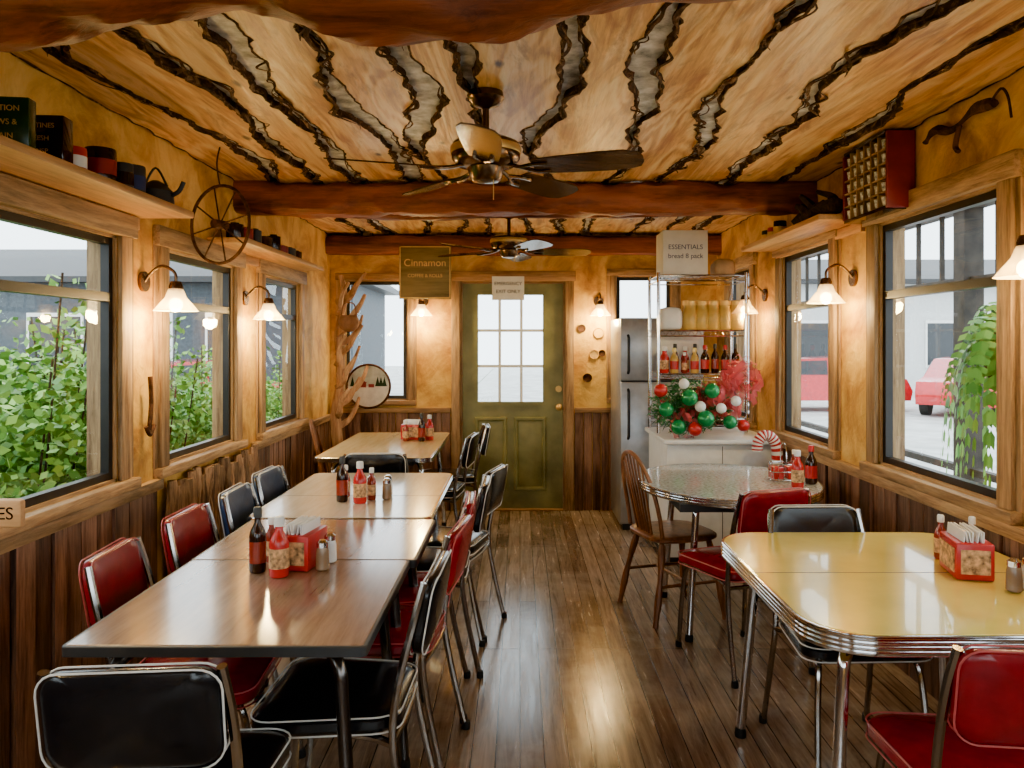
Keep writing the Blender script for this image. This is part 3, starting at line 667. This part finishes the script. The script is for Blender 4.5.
nm={id(KET):'ketchup_bottle',id(HOT):'hot_sauce_bottle',id(SRI):'sauce_bottle',id(STK):'steak_sauce_bottle'}
YS=bottle(MUST,YELLOW,.18,.03,.012,RED); nm[id(YS)]='mustard_bottle'
for i in range(8):
    T=[KET,YS,HOT,YS,STK,SRI,STK,SRI][i]; T.place(nm[id(T)],(1.03+.073*i,5.58,1.275))
    if i<7: T=[KET,SRI][i%2]; T.place(nm[id(T)],(1.06+.073*i,5.70,1.275))
for i in range(5): JAR.place('mustard_jar',(1.22+.082*i,5.60,1.585),0,1.4)
for i in range(4): tin('food_can',1.22+.1*i,5.80,1.585,.045,.16,GOLD,PAPER)
a=A(); cushion(a.g('bag',PAPER),.16,.16,.14,.04,lambda x,y,z:(x,y,z+.075),.3); a.place('flour_bag',(1.08,5.62,1.583))
for i in range(4): tin('food_can',1.06+.14*i,5.75,.955,.05,.14,RED,PAPER)
carton('cardboard_box',1.18,5.70,1.975,(.32,.28,.32),CARD,['ESSENTIALS','bread 8 pack'],BLUEL,0,.15,.2,.62)
a=A(); cushion(a.g('bag',M('burlap',(.5,.35,.2),.8)),.15,.2,.10,.04,lambda x,y,z:(x,y,z+.052),.6); a.place('snack_bag',(1.48,5.7,1.975))
# christmas pile
a=A(); gl=a.g('greenery',PINEL); 
for i in range(1700):
    t=U(0,2*pi); rr=U(.03,.19); p=Vector((-.11+rr*math.cos(t)*1.15,U(-.10,.08),.16+rr*math.sin(t)*.8)); d=Vector((U(-1,1),U(-1,1),U(-1,1))).normalized()*U(.03,.06); s=d.orthogonal().normalized()*.005
    vs=[gl.verts.new(q) for q in (p,p+d*.5+s,p+d,p+d*.5-s)]; gl.faces.new(vs)
rb=a.g('mesh_ribbon',MESHR)
for i in range(26):
    u=R(); c=Vector((-.14+.38*u+U(-.05,.05),U(-.12,.03),.09+.24*u+U(-.09,.09))); ra=U(.035,.085); ph=U(0,6); rings=[]
    m=Matrix.Rotation(U(0,6),3,Vector((U(-1,1),U(-1,1),U(-1,1))).normalized())
    for k2 in range(25):
        an=ph+k2*2*pi/24*.85
        rings.append([c+m@Vector((ra*math.cos(an)*(1+.25*math.sin(k2*2)),ra*math.sin(an)*(1+.15*math.cos(k2*3)),s_*(1+.4*math.sin(k2*1.5)))) for s_ in (-.035,-.012,.012,.035)])
    loft(rb,rings,False,False)
for nm_,mt,ps in (('green_balls',GREEN,[(-.26,-.13,.15,.045),(-.13,-.15,.22,.05),(.0,-.15,.26,.045),(-.19,-.14,.05,.045),(-.04,-.17,.10,.05),(.10,-.16,.08,.04)]),('red_balls',RED,[(-.29,-.12,.26,.04),(-.1,-.16,.04,.04),(.18,-.15,.06,.035)]),('white_balls',PAPER,[(-.07,-.16,.17,.032),(.05,-.16,.16,.03),(-.16,-.14,.30,.03),(.14,-.14,.20,.03)])):
    bb=a.g(nm_,mt)
    for x,y,z,r in ps: ball(bb,(x,y,z),r,16)
a.build(40,False).place('christmas_wreath',(1.27,5.33,.875),0,1.15)
a=A(); w=a.g('white_stripes',PAPER); r_=a.g('red_stripes',RED)
path=smooth([(0,0,0),(0,0,.3),(0,0,.6),(0,0,.80),(-.03,0,.88),(-.08,0,.90),(-.12,0,.86),(-.125,0,.80)],6)
for i in range(len(path)-1): tube(w if i%2 else r_,[path[i],path[i+1]],.035,14)
a.place('candy_cane',(1.64,4.98,0))
# ---------------------------------------------------------------- exterior
a=A(); bx(a.g('g',GRASS),-60,XL-.14,-30,60,-.35,-.3); a.place('ground_lawn')
a=A(); bx(a.g('g',CONC),XL-.14,60,-30,60,-.36,-.3); a.place('ground_pavement')
a=A(); bx(a.g('g',CONC),-60,XL-.16,12.5,60,-.31,-.28); a.place('parking_lot')
def leaves(bm,n,f,size):
    for i in range(n):
        p=f(); d=Vector((U(-1,1),U(-1,1),U(-.6,.8))).normalized()*U(size*.6,size); s=d.orthogonal().normalized()*d.length*.32
        s=Matrix.Rotation(U(0,6.28),3,d.normalized())@s
        vs=[bm.verts.new(q) for q in (p,p+d*.5+s,p+d,p+d*.5-s)]; bm.faces.new(vs)
sh=A(); lf=sh.g('foliage',LEAF); st=sh.g('stems',DBARK)
blobs=[(Vector((U(-.35,.35),U(-.75,.75),U(.5,1.3))),U(.28,.45)) for _ in range(14)]
def fp():
    c,r=random.choice(blobs); d=Vector((U(-1,1),U(-1,1),U(-1,1))).normalized(); return c+d*r*U(.7,1.05)
leaves(lf,9500,fp,.075)
for i in range(12):
    tx,ty=U(-.5,.5),U(-.9,.9); zt=U(1.5,2.05); tube(st,[(tx*.2,ty*.3,0),(tx*.7,ty*.7,.7),(tx,ty,zt)],.006,5,3)
    leaves(lf,80,lambda:Vector((tx,ty,U(1.2,zt+.02)))+Vector((U(-.1,.1),U(-.1,.1),0)),.075)
sh.build(60,False)
for i,(x,y,z,r,s) in enumerate([(-2.85,2.6,-.3,5,1.02),(-2.85,4.1,-.3,185,1.08),(-2.85,5.6,-.3,-5,.98),(-2.85,7.1,-.3,175,.88),(-2.85,1.0,-.3,180,1),(-2.85,8.8,-.3,0,.85),(-4.0,7.6,-.3,180,.85),(-4.1,9.6,-.3,10,.85),(-4.1,5.4,-.3,5,1.0)]): sh.place('shrub',(x,y,z),r,s)
BLD=M('slate_siding',(.06,.075,.09),.7,var=.2); BLD2=M('pale_siding',(.60,.61,.60),.8,var=.05)
def building(name,x0,x1,y0,y1,h,m):
    a=A(); bx(a.g('walls',m),x0,x1,y0,y1,-.3,h); b=a.g('roof',DARK)
    loft(b,[[(x0-.4,y0-.5,h),(x1+.4,y0-.5,h),(x1+.4,y1+.5,h),(x0-.4,y1+.5,h)],[(x0-.4,y0-.5,h+.15),(x1+.4,y0-.5,h+.15),(x1+.4,y1+.5,h+.15),(x0-.4,y1+.5,h+.15)],[(x0+1,(y0+y1)/2-.1,h+1.2),(x1-1,(y0+y1)/2-.1,h+1.2),(x1-1,(y0+y1)/2+.1,h+1.2),(x0+1,(y0+y1)/2+.1,h+1.2)]])
    g=a.g('shopfront_glass',CARG); f=a.g('shopfront_frames',WHITE); x=x0+.8
    while x<x1-2: bx(g,x,x+1.4,y0-.03,y0-.01,.7,2.2); bx(f,x-.06,x,y0-.05,y0,.6,2.3); bx(f,x+1.4,x+1.46,y0-.05,y0,.6,2.3); bx(f,x,x+1.4,y0-.05,y0,2.2,2.3); x+=2.4
    a.place(name)
building('shop_building',-26,-4.5,21,26,3.1,BLD); building('pale_building',9,34,28,34,3.6,BLD2)
def car(name,x,y,rz):
    a=A(); b=a.g('body',CARR); prof=[(-2.1,.3),(-2.15,.6),(-2.05,.85),(-1.3,.95),(-.75,1.38),(.5,1.42),(1.2,1.0),(2.0,.85),(2.15,.55),(2.1,.3)]
    loft(b,[[(px,s*(.85-(.12 if pz>1.1 else 0)),pz) for px,pz in prof] for s in (-1,1)])
    g=a.g('windows',CARG); 
    for s in (-1,1):
        loft(g,[[(px,s*(w+o),pz) for px,pz,w in ((-1.2,.97,.852),(-.7,1.32,.78),(-.05,1.34,.78),(-.05,.97,.852))] for o in (-.02,.012)])
        loft(g,[[(px,s*(w+o),pz) for px,pz,w in ((.03,.97,.852),(.03,1.34,.78),(.48,1.35,.78),(1.05,1.0,.852))] for o in (-.02,.012)])
    t=a.g('wheels',TIRE); h=a.g('hubcaps',CHROME)
    for wx in (-1.35,1.35):
        for s in (-1,1): cyl(t,(wx,s*.68,.33),(wx,s*.88,.33),.33,24); cyl(h,(wx,s*.87,.33),(wx,s*.89,.33),.19,16)
    a.place(name,(x,y,-.3),rz)
car('car',-7.3,17,55); car('car',11.6,20,50); car('car',8.0,21,0)
PW=M('dark_porch_timber',(.035,.028,.022),.7,var=.4)
a=A(); p=a.g('posts',PW)
for y in (3.6,5.6,7.4,9.4,12): bx(p,3.15,3.29,y-.07,y+.07,-.3,2.45)
bm_=a.g('beams',PW); bx(bm_,3.1,3.3,2,13,2.45,2.62); bx(bm_,3.19,3.25,2,13,.55,.60); bx(bm_,3.19,3.25,2,13,1.9,1.96)
y=2.1
while y<13: bx(p,3.205,3.235,y-.012,y+.012,1.96,2.45); y+=.35
for y in (2.6,4.6,6.6,8.6,10.6): bx(bm_,1.95,3.3,y-.03,y+.03,2.62,2.72)
a.place('porch_trellis')
fe=A(); f=fe.g('fronds',FERNM); b=fe.g('pot',RUST); lathe(b,[(.10,-.16),(.15,0),(.155,.0),(.14,-.01),(.09,-.13)],(0,0,0),20)
for i in range(3): an=i*2.09; cyl(b,(.14*math.cos(an),.14*math.sin(an),0),(0,0,.55),.002,5)
for i in range(55):
    an=U(0,2*pi); L=U(.2,.42); dr=U(.2,.75); up=U(.05,.25)
    P=smooth([(0,0,0),(L*.45*math.cos(an),L*.45*math.sin(an),up),(L*.85*math.cos(an),L*.85*math.sin(an),up*.2-dr*.3),(L*math.cos(an),L*math.sin(an),-dr)],6)
    for q in range(1,len(P)):
        d=(P[q]-P[q-1]); s=d.cross(Vector((0,0,1))); 
        if s.length<1e-6: continue
        s.normalize(); w=.035*math.sin(pi*min(1,q/len(P)+.1))+.006
        for sg in (-1,1):
            vs=[f.verts.new(v) for v in (P[q-1],P[q-1]+s*sg*w+d*.3,P[q-1]+s*sg*w*.9+d*.9,P[q-1]+d*.7)]; f.faces.new(vs)
fe.build(60,False).place('hanging_fern',(2.36,3.72,1.45))
# ---------------------------------------------------------------- world, lights, camera
w=bpy.data.worlds.new('overcast_sky'); S.world=w; w.use_nodes=True
bg=w.node_tree.nodes['Background']; bg.inputs[0].default_value=(.84,.94,1,1); bg.inputs[1].default_value=7.0
def portal(loc,rot,sx,sy):
    L=bpy.data.lights.new('window_portal','AREA'); L.shape='RECTANGLE'; L.size=sx; L.size_y=sy; L.cycles.is_portal=True
    o=bpy.data.objects.new('window_portal',L); COL.objects.link(o); o.location=loc; o.rotation_euler=rot
for o in LW: portal((XL-.14,(o[0]+o[1])/2,sum(LZ)/2),(0,-pi/2,0),LZ[1]-LZ[0],o[1]-o[0])
for o in RW: portal((XR+.14,(o[0]+o[1])/2,sum(RZ)/2),(0,pi/2,0),RZ[1]-RZ[0],o[1]-o[0])
portal((-.085,YB+.14,1.44),(pi/2*-1,0,0),.58,.95); portal((-1.28,YB+.14,1.5),(-pi/2,0,0),.56,1.07); portal((0,YF-.14,1.45),(pi/2,0,0),2.6,1.3)
cam=bpy.data.cameras.new('camera'); co=bpy.data.objects.new('camera',cam); COL.objects.link(co)
co.location=(0,0,1.49); co.rotation_euler=(pi/2,0,0); cam.sensor_width=36; cam.lens=780/1024*36; cam.shift_x=-8/1024; cam.shift_y=-41/1024; cam.clip_start=.05
S.camera=co
S.view_settings.view_transform='AgX'; S.view_settings.look='AgX - Punchy'; S.view_settings.exposure=.65; S.view_settings.gamma=.86
